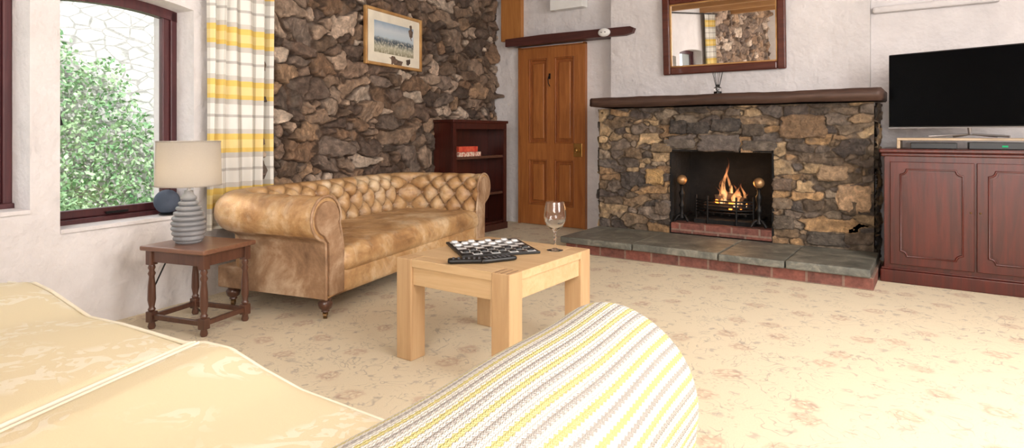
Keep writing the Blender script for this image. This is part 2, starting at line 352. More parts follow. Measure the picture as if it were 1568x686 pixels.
ob=empty('wall_junction_box',(1.04,0,2.33)); box('body',-.19,.19,-.12,-.002,0,.2,m_white,ob,.01); box('cover',-.195,.195,-.135,-.12,-.008,.205,m_white,ob,.004)
# door
D=empty('door_1',(.40,-.002,0))
w=.80;hD=1.95
boxes('stiles_rails',[(0,.11,-.045,0,0.005,hD),(w-.11,w,-.045,0,0.005,hD),(.355,.445,-.045,0,.22,.72),(.355,.445,-.045,0,.90,hD-.12),(.11,w-.11,-.045,0,0.005,.22),(.11,w-.11,-.045,0,.72,.90),(.11,w-.11,-.045,0,hD-.12,hD)],m_pine,D)
boxes('panels',[(.111,.354,-.012,-.002,.221,.719),(.446,.689,-.012,-.002,.221,.719),(.111,.354,-.012,-.002,.901,1.829),(.446,.689,-.012,-.002,.901,1.829)],m_pinepanel,D)
mo=[];fld=[]
for (a,b_) in ((.11,.355),(.445,.69)):
    for (c,d) in ((.22,.72),(.90,1.83)):
        mo+=[(a,a+.018,-.040,-.012,c,d),(b_-.018,b_,-.040,-.012,c,d),(a+.018,b_-.018,-.040,-.012,c,c+.018),(a+.018,b_-.018,-.040,-.012,d-.018,d)]
        fld.append((a+.05,b_-.05,-.030,-.011,c+.05,d-.05))
boxes('mouldings',mo,m_pinepanel,D,.006); boxes('raised_fields',fld,m_pine,D,.012)
box('lock_plate',.69,.79,-.055,-.045,.76,.90,m_brass,D,.003); sphere('knob',(.745,-.085,.83),.028,m_brass,D); lathe('knob_neck',[(.01,0),(.01,.04)],m_brass,D,(.745,-.05,.83),16).rotation_euler=(math.pi/2,0,0)
box('hook_plate',.38,.40,-.052,-.045,1.60,1.66,m_iron,D); tube('hook',[(.39,-.05,1.65),(.385,-.075,1.6),(.392,-.08,1.55),(.40,-.06,1.52)],.005,m_iron,D)
boxes('jambs',[(-.025,-.002,-.05,0,0,hD+.02),(w+.002,w+.025,-.05,0,0,hD+.02),(-.025,w+.025,-.05,0,hD+.003,hD+.012)],m_pine,D)
# ---------------- fireplace
FP=empty('stone_fireplace')
pal_f=[(164,142,112),(134,114,91),(108,94,80),(180,156,122),(92,82,74),(152,125,95),(120,108,97),(174,142,104),(84,75,70),(146,132,115),(116,102,86),(98,90,85)]
def ff(u,v,h): return np.stack([u,-.50-h,v],1)
kw=dict(p=6,mw=.010,keep=.95,warp=.020,rot=.20,slope=.42,jit=(.7,.35),small=.20)
rubble('stone_front',1.63,3.87,.0,1.235,.0055,.165,.074,.022,21,pal_f,(104,89,73),ff,m_stone,FP,hole=(2.33,3.17,0,.85),**kw)
rubble('stone_right',-.51,-.16,.0,1.235,.01,.15,.072,.02,24,pal_f,(104,89,73),lambda u,v,h:np.stack([3.868+h,u,v],1),m_stone,FP,**kw)
rubble('stone_left',-.51,-.16,.0,1.235,.01,.15,.072,.02,25,pal_f,(104,89,73),lambda u,v,h:np.stack([1.632-h,u,v],1),m_stone,FP,**kw)
boxes('core',[(1.65,2.32,-.495,-.155,0,1.22),(3.18,3.85,-.495,-.155,0,1.22),(2.32,3.18,-.495,-.155,.86,1.22)],m_soot,FP)
boxes('firebox_lining',[(2.321,2.335,-.53,-.02,.1,.87),(3.165,3.179,-.53,-.02,.1,.87),(2.33,3.17,-.04,-.02,.1,.87),(2.33,3.17,-.53,-.02,.85,.865),(2.33,3.17,-.48,-.03,.1,.225)],m_soot,FP)
def rock(name,c,s,seed,colr,parent):
    bm=bmesh.new(); bmesh.ops.create_icosphere(bm,subdivisions=5,radius=1); rs=random.Random(seed); o1=rs.random()*9
    for v in bm.verts:
        p=v.co.copy(); m=max(abs(p.x),abs(p.y),abs(p.z)); p=p.lerp(p/m,.75)
        p*=1+.20*noise.noise(p*1.3+Vector((o1,0,0)))+.09*noise.noise(p*3.5+Vector((0,o1,0)))+.04*noise.noise(p*9)
        v.co=Vector((p.x*s[0]+c[0],p.y*s[1]+c[1],p.z*s[2]+c[2]))
    me=bpy.data.meshes.new(name); bm.to_mesh(me); bm.free()
    at=me.color_attributes.new('Col','FLOAT_COLOR','POINT'); cc=srgb(*colr)
    for d in at.data: d.color=cc
    me.polygons.foreach_set('use_smooth',[True]*len(me.polygons)); me.materials.append(m_stone)
    o=bpy.data.objects.new(name,me); link(o,parent); return o
rk=[((2.40,.915),(.13,.04),(112,104,96)),((2.74,.925),(.17,.068),(108,101,97)),((3.06,.905),(.13,.042),(100,92,84)),((2.57,1.05),(.10,.05),(68,63,60)),((2.80,1.075),(.12,.055),(74,69,66)),((3.02,1.03),(.09,.05),(88,79,70)),((2.24,.88),(.09,.04),(136,118,94)),((3.38,1.06),(.17,.09),(126,103,80)),((2.40,1.06),(.08,.06),(64,59,56)),((3.74,.52),(.11,.10),(194,164,132)),((3.6,.70),(.10,.055),(174,149,121)),((2.18,.62),(.08,.07),(190,157,108)),((3.24,.60),(.07,.05),(118,102,89)),((2.25,.34),(.07,.06),(110,96,83)),((3.25,.30),(.075,.055),(104,94,83)),((3.24,.45),(.07,.045),(132,115,95)),((3.55,.2),(.13,.05),(98,91,83)),((2.86,1.18),(.06,.03),(110,98,86))]
for i,(c,s,cl) in enumerate(rk): rock('face_stone_%d'%i,(c[0],-.512,c[1]),(s[0],.040,s[1]),i,cl,FP)
boxes('brick_kerb',[(2.335,3.165,-.545,-.40,.14,.228)],m_brick,FP,.006)
HE=empty('hearth')
box('brick_course',1.67,3.92,-1.22,-.58,0,.083,m_brick,HE,.004)
xs=[1.63,2.28,2.95,3.40,3.91]
for i in range(4): box('slate_slab_%d'%i,xs[i]+.004,xs[i+1]-.004,-1.26+.01*(i%2),-.58,.083,.135+.003*(i%2),m_slate,HE,.008)
boxes('rear_slate',[(1.64,3.9,-.58,-.55,.083,.135)],m_slate,HE)
def beam_irr(name,x0,x1,y0,y1,z0,z1,mat,amp,seed,parent=None):
    o=box(name,x0,x1,y0,y1,z0,z1,mat,parent)
    bm=bmesh.new(); bm.from_mesh(o.data); bmesh.ops.bevel(bm,geom=bm.edges[:],offset=.008,segments=2,affect='EDGES')
    ed=[e for e in bm.edges if abs(e.verts[0].co.x-e.verts[1].co.x)>.5]; bmesh.ops.subdivide_edges(bm,edges=ed,cuts=70,use_grid_fill=True)
    for v in bm.verts:
        v.co+=noise.noise_vector(Vector((v.co.x*2.5+seed,v.co.y*8,v.co.z*8)))*amp+noise.noise_vector(Vector((v.co.x*12+seed,v.co.y*20,v.co.z*20)))*amp*.35
    bm.to_mesh(o.data); bm.free(); o.data.polygons.foreach_set('use_smooth',[True]*len(o.data.polygons)); return o
MT=empty('mantel_shelf'); beam_irr('beam',1.615,3.935,-.70,-.165,1.248,1.330,m_mantel,.009,2,MT)
FI=empty('fire_grate',(2.75,-.36,.229))
for i in range(5): tube('bar_%d'%i,[(-.24,-.03,.10+i*.025),(-.12,-.10,.10+i*.025),(.12,-.10,.10+i*.025),(.24,-.03,.10+i*.025)],.007,m_iron,FI)
for x in (-.24,-.12,.12,.24):
    y=-.03 if abs(x)>.2 else -.10
    tube('upright_%g'%x,[(x,y,0),(x,y,.24)],.009,m_iron,FI)
for i in range(7): tube('floor_bar_%d'%i,[(-.2+i*.066,-.1,.09),(-.2+i*.066,.18,.09)],.008,m_iron,FI)
box('ash_front',-.24,.24,-.09,.16,0,.035,m_soot,FI)
m_log=M('charred_log',srgb(70,52,42),srgb(24,20,18),rough=.9,ns=12,bump=.8,bs=30,bd=.01)
m_ember=emis('embers',(1,.22,.03,1),5)
LG=empty('fire_logs',(2.75,-.30,.226))
for i,(a,b_,c) in enumerate([((-.18,-.04,.14),(.16,.0,.15),.04),((-.12,.09,.14),(.2,.04,.15),.04),((-.10,-.02,.21),(.1,.08,.23),.035),((.16,-.03,.2),(-.02,.08,.24),.028)]): tube('log_%d'%i,[a,b_],c,m_log,LG)
for i in range(26): sphere('ember_%d'%i,(random.uniform(-.17,.17),random.uniform(-.06,.08),random.uniform(.13,.2)),random.uniform(.008,.016),m_ember,LG)
b=NB('flame'); gx=b.n('ShaderNodeSeparateXYZ'); b.l(b.tc.outputs['Generated'],gx.inputs[0])
em=b.n('ShaderNodeEmission'); b.l(b.ramp(gx.outputs[2],[(0,(1,.72,.40)),(.35,(1,.45,.16)),(1,(.8,.18,.06))]),em.inputs[0]); em.inputs[1].default_value=2.4
tp=b.n('ShaderNodeBsdfTransparent'); ms=b.n('ShaderNodeMixShader'); nn=b.noise(b.map((1,1,.3)),40,4)
b.l(b.math('MULTIPLY',b.ramp(nn,[(.40,K1),(.7,W1)]),b.ramp(gx.outputs[2],[(.15,(.9,.9,.9)),(.9,(.04,.04,.04))])),ms.inputs[0]); b.l(tp.outputs[0],ms.inputs[1]); b.l(em.outputs[0],ms.inputs[2]); b.l(ms.outputs[0],b.out.inputs[0]); m_flame=b.m
FL=empty('fire_flames',(2.79,-.30,.42))
for i,(x,y,hh,r) in enumerate([(-.08,.03,.28,.028),(-.05,-.02,.44,.022),(.03,.02,.22,.036),(.07,-.02,.20,.035),(.05,-.05,.22,.022),(-.11,-.02,.2,.02),(-.03,.05,.40,.02),(.10,.01,.14,.03),(-.06,-.04,.2,.028),(.09,.04,.24,.018),(.04,-.04,.17,.03)]):
    V=[];F=[];nk=16;n=12
    for j in range(nk+1):
        t=j/nk; rr=r*(math.sin(math.pi*min(1,t*.75+.22))**1.2)*(1-t)**.6+.0005
        ox=.035*math.sin(t*7+i*2)*t; oy=.015*math.cos(t*5+i)*t
        for k in range(n):
            a=2*math.pi*k/n; V.append((x+ox+rr*math.cos(a),y+oy+rr*.6*math.sin(a),-.06+hh*t))
    for j in range(nk):
        for k in range(n): F.append((j*n+k,j*n+(k+1)%n,(j+1)*n+(k+1)%n,(j+1)*n+k))
    mesh('tongue_%d'%i,V,F,m_flame,FL,True)
for nm,x in (('andiron',2.42),('andiron',3.06)):
    A=empty(nm,(x,-.50,.229))
    lathe('post',[(.028,.04),(.02,.06),(.014,.1),(.02,.13),(.028,.15),(.018,.17),(.013,.2),(.024,.24),(.026,.26),(.014,.28),(.012,.31),(.022,.325),(.012,.335)],m_iron,A,n=20)
    sphere('ball',(0,0,.372),.043,m_copper,A)
    for sgn in (-1,1): tube('foot_%d'%sgn,[(0,0,.07),(sgn*.03,-.01,.06),(sgn*.05,-.015,.03),(sgn*.06,-.018,.013)],.013,m_iron,A)
    tube('dog_bar',[(0,0,.06),(0,.25,.06)],.012,m_iron,A)
def plight(name,loc,e,c=(1,1,1),r=.1):
    l=bpy.data.lights.new(name,'POINT'); l.energy=e; l.color=c; l.shadow_soft_size=r; o=bpy.data.objects.new(name,l); o.location=loc; COL.objects.link(o); return o
plight('fire_glow',(2.78,-.38,.55),4,(1,.5,.18),.08)
MI=empty('wall_mirror',(2.67,-.155,1.555)); hw=.5375; hh=.72; MI.rotation_euler=(math.radians(3.6),0,0)
fw=.07
for nm,bx in (('l',(-hw,-hw+fw,0,hh)),('r',(hw-fw,hw,0,hh)),('b',(-hw+fw,hw-fw,0,fw)),('t',(-hw+fw,hw-fw,hh-fw,hh))):
    box('frame_'+nm,bx[0],bx[1],-.045,0,bx[2],bx[3],m_mirframe,MI,.012,3)
f2=fw; boxes('gilt_slip',[(-hw+f2,-hw+f2+.012,-.03,-.01,f2,hh-f2),(hw-f2-.012,hw-f2,-.03,-.01,f2,hh-f2),(-hw+f2,hw-f2,-.03,-.01,f2,f2+.012),(-hw+f2,hw-f2,-.03,-.01,hh-f2-.012,hh-f2)],m_gold,MI)
box('glass',-hw+f2,hw-f2,-.018,-.006,f2,hh-f2,m_mirror,MI)
RD=empty('reed_diffuser',(2.705,-.42,1.336)); lathe('bottle',[(.001,0),(.03,0),(.033,.01),(.033,.06),(.014,.075),(.013,.09)],m_glass,RD,n=24,cap=False)
lathe('oil',[(.027,.005),(.028,.03)],m_blk,RD,n=20)
for i in range(7):
    a=i*.9; tube('reed_%d'%i,[(0,0,.01),(.045*math.cos(a),.045*math.sin(a),.2)],.002,m_blk,RD)
# ---------------- bookcase
BC=empty('bookcase',(.235,-1.30,0)); bw=.87;bd=.25;bh=1.14
boxes('carcass',[(0,bd-.021,0,.025,.07,bh-.03),(0,bd-.021,bw-.025,bw,.07,bh-.03),(0,.015,.026,bw-.026,.07,bh-.03),(.016,bd-.022,.026,bw-.026,.07,.09),(.016,bd-.022,.026,bw-.026,.375,.395),(.016,bd-.022,.026,bw-.026,.755,.777),(bd-.02,bd,.0,.05,.07,bh-.09),(bd-.02,bd,bw-.05,bw,.07,bh-.09),(bd-.02,bd,.0,bw,bh-.09,bh-.03)],m_mahog,BC,.002)
boxes('shelf_edges',[(bd-.021,bd-.016,.05,bw-.05,.373,.397),(bd-.021,bd-.016,.05,bw-.05,.753,.779)],m_walnut,BC,.001)
boxes('top',[(0,bd+.015,-.015,bw+.015,bh-.03,bh)],m_mahog,BC,.008)
boxes('plinth',[(0,bd+.01,-.01,bw+.01,0,.07)],m_mahog,BC,.006)
m_red=M('red_box_card',srgb(196,60,48),srgb(220,100,70),rough=.5,ns=25); m_wb=M('white_red_box_card',srgb(235,225,205),srgb(190,80,60),rough=.5,ns=40)
GB=empty('board_game_boxes',(.28,-1.18,.778)); box('box_1',0,.18,0,.34,0,.045,m_wb,GB,.003); box('box_2',0,.17,.01,.30,.046,.10,m_red,GB,.003)
# ---------------- painting
PT=empty('framed_landscape_painting'); s0,s1,z0,z1=1.61,2.40,1.575,2.05
dd=.105
boxes('frame',[(s0,s0+.025,dd-.03,dd,z0,z1),(s1-.025,s1,dd-.03,dd,z0,z1),(s0+.025,s1-.025,dd-.03,dd,z0,z0+.025),(s0+.025,s1-.025,dd-.03,dd,z1-.025,z1)],m_gold,PT,.005,fn=WLb)
boxes('mount',[(s0+.02,s1-.02,dd-.029,dd-.016,z0+.02,z1-.02)],m_mat,PT,fn=WLb)
b=NB('watercolour_landscape'); v=b.map(); sp=b.n('ShaderNodeSeparateXYZ'); b.l(v,sp.inputs[0]); n=b.noise(v,14,6,.7); n5=b.noise(v,45,4,.6)
zz=b.math('ADD',b.math('MULTIPLY',b.math('SUBTRACT',sp.outputs[2],1.685),1/.265),b.math('MULTIPLY',b.math('SUBTRACT',n,.5),.18))
c=b.ramp(zz,[(0,srgb(132,126,100)),(.18,srgb(176,172,150)),(.30,srgb(112,118,112)),(.36,srgb(62,74,84)),(.46,srgb(104,116,124)),(.52,srgb(176,190,200)),(.75,srgb(192,200,206)),(1,srgb(140,160,180))])
c=b.mix(b.math('MULTIPLY',b.ramp(n5,[(.5,K1),(.62,W1)]),b.ramp(zz,[(.44,(.6,.6,.6)),(.52,K1)])),c,srgb(222,216,198))
b.col(c); b.pr(.5); m_pic=b.m
boxes('picture',[(s0+.12,s1-.12,dd-.02,dd-.014,z0+.11,z1-.10)],m_pic,PT,fn=WLb)
# ---------------- chesterfield
CH=empty('chesterfield_sofa',(1.60,-3.65,0),math.radians(103))
Ls=2.02;Ds=.80; ai=.15
path=[];rc=.13
def addline(p,q,step=.0085):
    n=max(2,int((Vector(q)-Vector(p)).length/step)); d=(Vector(q)-Vector(p)).normalized()
    for i in range(n): path.append((p[0]+(q[0]-p[0])*i/n,p[1]+(q[1]-p[1])*i/n,d.x,d.y))
yb=Ds-ai
addline((ai,0),(ai,yb-rc))
for i in range(24):
    a=math.pi-(math.pi/2)*i/24; path.append((ai+rc+rc*math.cos(a),yb-rc+rc*math.sin(a),math.sin(a),-math.cos(a)))
addline((ai+rc,yb),(Ls-ai-rc,yb))
for i in range(24):
    a=math.pi/2-(math.pi/2)*i/24; path.append((Ls-ai-rc+rc*math.cos(a),yb-rc+rc*math.sin(a),math.sin(a),-math.cos(a)))
addline((Ls-ai,yb-rc),(Ls-ai,0)); path.append((Ls-ai,0,0,-1))
prof=[(0,.14),(0,.30),(.0,.38),(.014,.46),(.03,.52)]
cn,cz,cr=.138,.553,.118
pr=[(cn+cr*math.cos(math.radians(q)),cz+cr*math.sin(math.radians(q))) for q in np.linspace(186,-75,46)]
raw=prof+pr+[(.145,.42),(.14,.3),(.14,.12)]
acc=[0]
for i in range(1,len(raw)): acc.append(acc[-1]+math.dist(raw[i],raw[i-1]))
npf=140
tt=np.linspace(0,acc[-1],npf); pn=np.interp(tt,acc,[q[0] for q in raw]); pz=np.interp(tt,acc,[q[1] for q in raw])
tn=np.gradient(pn);tz=np.gradient(pz); ln=np.hypot(tn,tz); nn_,nz_=-tz/ln,tn/ln
tseat=np.interp(.37,[raw[1][1],raw[2][1]],[acc[1],acc[2]])
tr0=tt-tseat
V=[];F=[];cre=[]
sl=[0]
for i in range(1,len(path)): sl.append(sl[-1]+math.dist(path[i][:2],path[i-1][:2]))
Ptot=sl[-1]; nb=round(Ptot/.15); dsb=Ptot/nb; dtb=.20
for i,(px,py,tx,ty) in enumerate(path):
    ox,oy=-ty,tx
    s=sl[i]/dsb
    for j in range(npf):
        t=tr0[j]
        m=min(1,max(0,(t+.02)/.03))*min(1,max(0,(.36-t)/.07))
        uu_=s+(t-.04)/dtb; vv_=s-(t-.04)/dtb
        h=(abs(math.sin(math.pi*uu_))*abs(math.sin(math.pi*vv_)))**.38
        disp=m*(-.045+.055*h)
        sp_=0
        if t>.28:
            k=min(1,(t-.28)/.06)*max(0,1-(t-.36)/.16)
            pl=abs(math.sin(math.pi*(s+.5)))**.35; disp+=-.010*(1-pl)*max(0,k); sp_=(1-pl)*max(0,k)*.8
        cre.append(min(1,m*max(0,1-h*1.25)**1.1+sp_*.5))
        n_=pn[j]+nn_[j]*disp; z_=pz[j]+nz_[j]*disp
        V.append((px+ox*n_,py+oy*n_,z_))
for i in range(len(path)-1):
    for j in range(npf-1): F.append((i*npf+j,(i+1)*npf+j,(i+1)*npf+j+1,i*npf+j+1))
F.append(tuple(range(npf))); F.append(tuple((len(path)-1)*npf+j for j in range(npf)))
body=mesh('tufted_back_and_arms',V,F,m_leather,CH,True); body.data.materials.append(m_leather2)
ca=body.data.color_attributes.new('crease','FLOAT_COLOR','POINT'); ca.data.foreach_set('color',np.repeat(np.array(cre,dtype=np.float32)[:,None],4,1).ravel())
mo=body.modifiers.new('e','EDGE_SPLIT'); mo.split_angle=math.radians(60)
for p in body.data.polygons:
    c=p.center
    if c.z<.46 and (c.x<.03 or c.x>Ls-.03 or c.y>Ds-.03): p.material_index=1
bv=[]
for r in range(0,5):
    t=.04+r*dtb/2
    if t>.345: continue
    for k in range(0,nb+1):
        s=(k+(.5 if r%2 else 0))*dsb
        if s<.04 or s>Ptot-.04: continue
        i=min(int(np.searchsorted(sl,s)),len(path)-1); px,py,tx,ty=path[i]; j=int(np.searchsorted(tr0,t))
        n_=pn[j]+nn_[j]*(-.036); z_=pz[j]+nz_[j]*(-.036); bv.append((px-ty*n_,py+tx*n_,z_))
bm=bmesh.new()
for p in bv: bmesh.ops.create_icosphere(bm,subdivisions=2,radius=.013,matrix=Matrix.Translation(p))
me=bpy.data.meshes.new('buttons'); bm.to_mesh(me); bm.free(); me.materials.append(m_leather2); o=bpy.data.objects.new('buttons',me); link(o,CH)
for side in (0,1):
    pts=[]
    for j in range(0,npf):
        x=(ai-pn[j]) if side==0 else (Ls-ai+pn[j]); pts.append((x,-.004,pz[j]))
    tube('scroll_piping_%d'%side,pts,.008,m_leather2,CH)
    pl=[]
    for j in range(npf):
        cxl=cn if pz[j]>.44 else .07
        x=pn[j]+(cxl-pn[j])*.22; z=pz[j]+((cz if pz[j]>.44 else pz[j])-pz[j])*.22
        pl.append(((ai-x) if side==0 else (Ls-ai+x),max(z,.14)))
    prism('scroll_panel_%d'%side,pl,lambda x,z,d:(x,d,z),-.016,.0,m_leather2,CH)
def seatfn(x,y,z):
    if z>.33: z+=.010*noise.noise(Vector((x*6,y*6,0)))+.005*noise.noise(Vector((x*16,y*16,3)))
    return (x,y+.006*noise.noise(Vector((x*9,z*9,1))),z)
softbox('seat_cushion',ai-.01,Ls-ai+.01,-.035,yb+.02,.235,.375,.06,m_leather,CH,.025,40,seatfn)
softbox('front_apron',ai-.02,Ls-ai+.02,-.012,.12,.12,.26,.03,m_leather,CH,0,14)
box('base_frame',.02,Ls-.02,.015,Ds-.02,.115,.24,m_leather2,CH,.01)
for i,(x,y) in enumerate([(.07,.05),(Ls-.07,.05),(.08,Ds-.08),(Ls-.08,Ds-.08)]):
    lathe('turned_leg_%d'%i,[(.03,.125),(.036,.115),(.03,.10),(.040,.085),(.034,.06),(.02,.048),(.022,.04),(.013,.035)],m_walnut,CH,(x,y,0),24)
    o=lathe('castor_%d'%i,[(.006,-.009),(.018,-.009),(.018,.009),(.006,.009)],m_dkbrass,CH,(x,y,.018),20); o.rotation_euler=(math.pi/2,0,.5)
    box('castor_fork_%d'%i,x-.008,x+.008,y-.012,y+.012,.02,.045,m_dkbrass,CH)
# ---------------- coffee table
CT=empty('coffee_table',(2.27,-3.78,0)); a=.62;c=.67;g=.09;hT=.45
for i,(x,y) in enumerate([(0,0),(a-g,0),(0,c-g),(a-g,c-g)]): box('leg_%d'%i,x,x+g,y,y+g,0,hT,m_oakz,CT,.004)
boxes('top_planks',[(.002,a-.002,g+.0005,c-g-.0005,hT-.035,hT-.0005),(g+.0005,a-g-.0005,.002,g,hT-.035,hT-.0005),(g+.0005,a-g-.0005,c-g,c-.002,hT-.035,hT-.0005)],m_oakx,CT,.002)
boxes('aprons',[(g,a-g,.012,.034,hT-.115,hT-.035),(g,a-g,c-.034,c-.012,hT-.115,hT-.035),(.012,.034,g,c-g,hT-.115,hT-.035),(a-.034,a-.012,g,c-g,hT-.115,hT-.035)],m_oakx,CT,.002)
for i in range(3): box('joint_line_%d'%i,a-g+.015+i*.028,a-g+.018+i*.028,.004,g-.004,hT,hT+.0006,m_walnut,CT)
CB=empty('draughts_board',(2.50,-3.38,hT+.001),math.radians(-38)); q=.185
b=NB('checker_squares'); ck=b.n('ShaderNodeTexChecker'); mp=b.map(); mpn=b.t.nodes[-1]
ck.inputs['Scale'].default_value=1/.0425; b.l(mp,ck.inputs['Vector']); ck.inputs[1].default_value=srgb(28,28,30); ck.inputs[2].default_value=srgb(225,225,224)
mpn.inputs['Location'].default_value=(0,0,.02); b.l(ck.outputs[0],b.b.inputs['Base Color']); b.pr(.3); m_check=b.m
box('board',-q,q,-q,q,0,.010,m_blk,CB,.002); box('squares',-.17,.17,-.17,.17,.010,.0115,m_check,CB)
m_wp=M('white_draughts',srgb(235,235,235),rough=.3)
for col,rows in ((m_wp,(0,1,2)),(m_blk,(5,6,7))):
    bm=bmesh.new()
    for i in rows:
        for j in range(8):
            if (i+j)%2==0: bmesh.ops.create_cone(bm,cap_ends=True,segments=20,radius1=.016,radius2=.015,depth=.007,matrix=Matrix.Translation((-.14875+i*.0425,-.14875+j*.0425,.0155)))
    me=bpy.data.meshes.new('draughts'); bm.to_mesh(me); bm.free(); me.materials.append(col); link(bpy.data.objects.new('draughts_'+('white' if col is m_wp else 'black'),me),CB)
m_keys=M('remote_keys',srgb(70,70,74))
for k,(x,y,r) in enumerate([(2.70,-3.60,63),(2.615,-3.70,40)]):
    R=empty('remote_control',(x,y,hT+.001),math.radians(r)); softbox('body',-.085,.085,-.024,.024,0,.02,.009,m_blk,R,0,10)
    bm=bmesh.new()
    for i in range(6):
        for j in range(3): bmesh.ops.create_cube(bm,size=1,matrix=Matrix.Translation((-.06+i*.022,-.013+j*.013,.0205))@Matrix.Diagonal((.010,.007,.003,1)))
    me=bpy.data.meshes.new('keys'); bm.to_mesh(me); bm.free(); me.materials.append(m_keys); link(bpy.data.objects.new('keys',me),R)
WG=empty('wine_glass',(2.775,-3.245,hT+.001))
outer=[(.001,0),(.038,0),(.039,.002),(.02,.006),(.006,.012),(.0045,.03),(.005,.05),(.008,.06),(.0055,.07),(.006,.088),(.018,.098),(.038,.115),(.050,.14),(.053,.165),(.050,.195),(.043,.23)]
inner=[(.0418,.23),(.0485,.195),(.0515,.165),(.0485,.141),(.037,.118),(.017,.102),(.001,.098)]
lathe('glass',outer+inner,m_glass,WG,n=48,cap=False)
# ---------------- side table + lamp
ST=empty('side_table',(1.08,-4.04,0),math.radians(15)); hx,hy=.215,.175; th=.43
box('top',-hx,hx,-hy,hy,th-.025,th,m_walnutx,ST,.008,3)
boxes('aprons',[(-hx+.03,hx-.03,-hy+.03,-hy+.05,th-.085,th-.025),(-hx+.03,hx-.03,hy-.05,hy-.03,th-.085,th-.025),(-hx+.03,-hx+.05,-hy+.03,hy-.03,th-.085,th-.025),(hx-.05,hx-.03,-hy+.03,hy-.03,th-.085,th-.025)],m_walnut,ST,.002)
boxes('stretchers',[(-hx+.04,hx-.04,-hy+.03,-hy+.05,.05,.075),(-hx+.04,hx-.04,hy-.05,hy-.03,.05,.075),(-hx+.03,-hx+.05,-hy+.04,hy-.04,.05,.075),(hx-.05,hx-.03,-hy+.04,hy-.04,.05,.075)],m_walnut,ST,.003)
for i,(x,y) in enumerate([(-1,-1),(1,-1),(1,1),(-1,1)]):
    X,Y=x*(hx-.04),y*(hy-.04)
    boxes('leg_blocks_%d'%i,[(X-.02,X+.02,Y-.02,Y+.02,.035,.09),(X-.02,X+.02,Y-.02,Y+.02,th-.10,th-.025)],m_walnut,ST,.003)
    lathe('turned_leg_%d'%i,[(.014,0),(.019,.012),(.014,.036),(.014,.09),(.019,.1),(.013,.112),(.02,.15),(.018,.22),(.013,.27),(.019,.285),(.012,.30),(.018,.315),(.013,.332)],m_walnut,ST,(X,Y,0),20)
LP=empty('table_lamp',(1.03,-4.07,th+.001))
pf=[(.001,0),(.06,0),(.066,.008)]
for k in range(9):
    z=.012+k*.026; R=[.074,.080,.084,.084,.080,.072,.061,.049,.039][k]
    for q_ in np.linspace(0,1,7)[:-1]: pf.append((R-.010+.011*math.sin(math.pi*q_)**.7,z+.026*q_))
pf+=[(.028,.25),(.022,.262),(.020,.275),(.001,.276)]
lathe('ribbed_base',pf,m_ceramic,LP,n=48)
lathe('stem',[(.008,.275),(.008,.34)],m_silver,LP,n=16)
lathe('shade',[(.158,.30),(.152,.53),(.150,.53),(.156,.30)],m_shade,LP,n=64,cap=False)
tube('shade_rim_bottom',[(.157*math.cos(t),.157*math.sin(t),.301) for t in np.linspace(0,6.283,48)],.003,m_shade,LP,True)
tube('shade_rim_top',[(.151*math.cos(t),.151*math.sin(t),.53) for t in np.linspace(0,6.283,48)],.003,m_shade,LP,True)
sphere('bulb',(0,0,.375),.03,emis('bulb_glow',(1,.9,.75,1),30),LP)
plight('lamp_bulb_light',(1.03,-4.07,th+.39),7,(1,.9,.76),.03)
CBL=empty('power_cable'); tube('cable',[(.96,-4.12,.40),(.93,-4.2,.2),(.90,-4.2,.05),(.95,-4.1,.008),(1.05,-3.98,.008),(.86,-3.93,.02)],.004,m_blk,CBL)
SPK=empty('smart_speaker',WL(3.985,ZS1+.011,-.055)); sphere('body',(0,0,.078),.070,m_speaker,SPK); lathe('base',[(.04,0),(.045,.008),(.03,.016)],m_blk,SPK,n=24)
def curtain(name,sa,wd,z0,z1,dc):
    nu,nv=160,60; V=[];F=[];UV=[]
    for i in range(nu):
        for j in range(nv):
            a=i/(nu-1); zt=j/(nv-1); s=sa+wd*a; fold=.026*math.sin(a*2*math.pi*5.5+.4*math.sin(zt*3))*(1-.15*zt)+.008*math.sin(a*40+zt*2)
            V.append(WL(s+.010*math.sin(zt*4+a*9),z0+(z1-z0)*zt,dc+fold)); UV.append((a*wd*2,z0+(z1-z0)*zt))
    for i in range(nu-1):
        for j in range(nv-1): F.append((i*nv+j,(i+1)*nv+j,(i+1)*nv+j+1,i*nv+j+1))
    CU=empty(name); o=mesh('fabric',V,F,m_curtain,CU,True)
    ul=o.data.uv_layers.new(name='UVMap')
    for lp in o.data.loops: ul.data[lp.index].uv=UV[lp.vertex_index]
    return CU
CU=curtain('curtain',3.325,.50,.42,2.44,.080); tube('rod',[WL(3.2,2.45,.080),WL(6.0,2.45,.080)],.012,m_iron,CU)
curtain('curtain',5.5,.38,.42,2.44,.080)
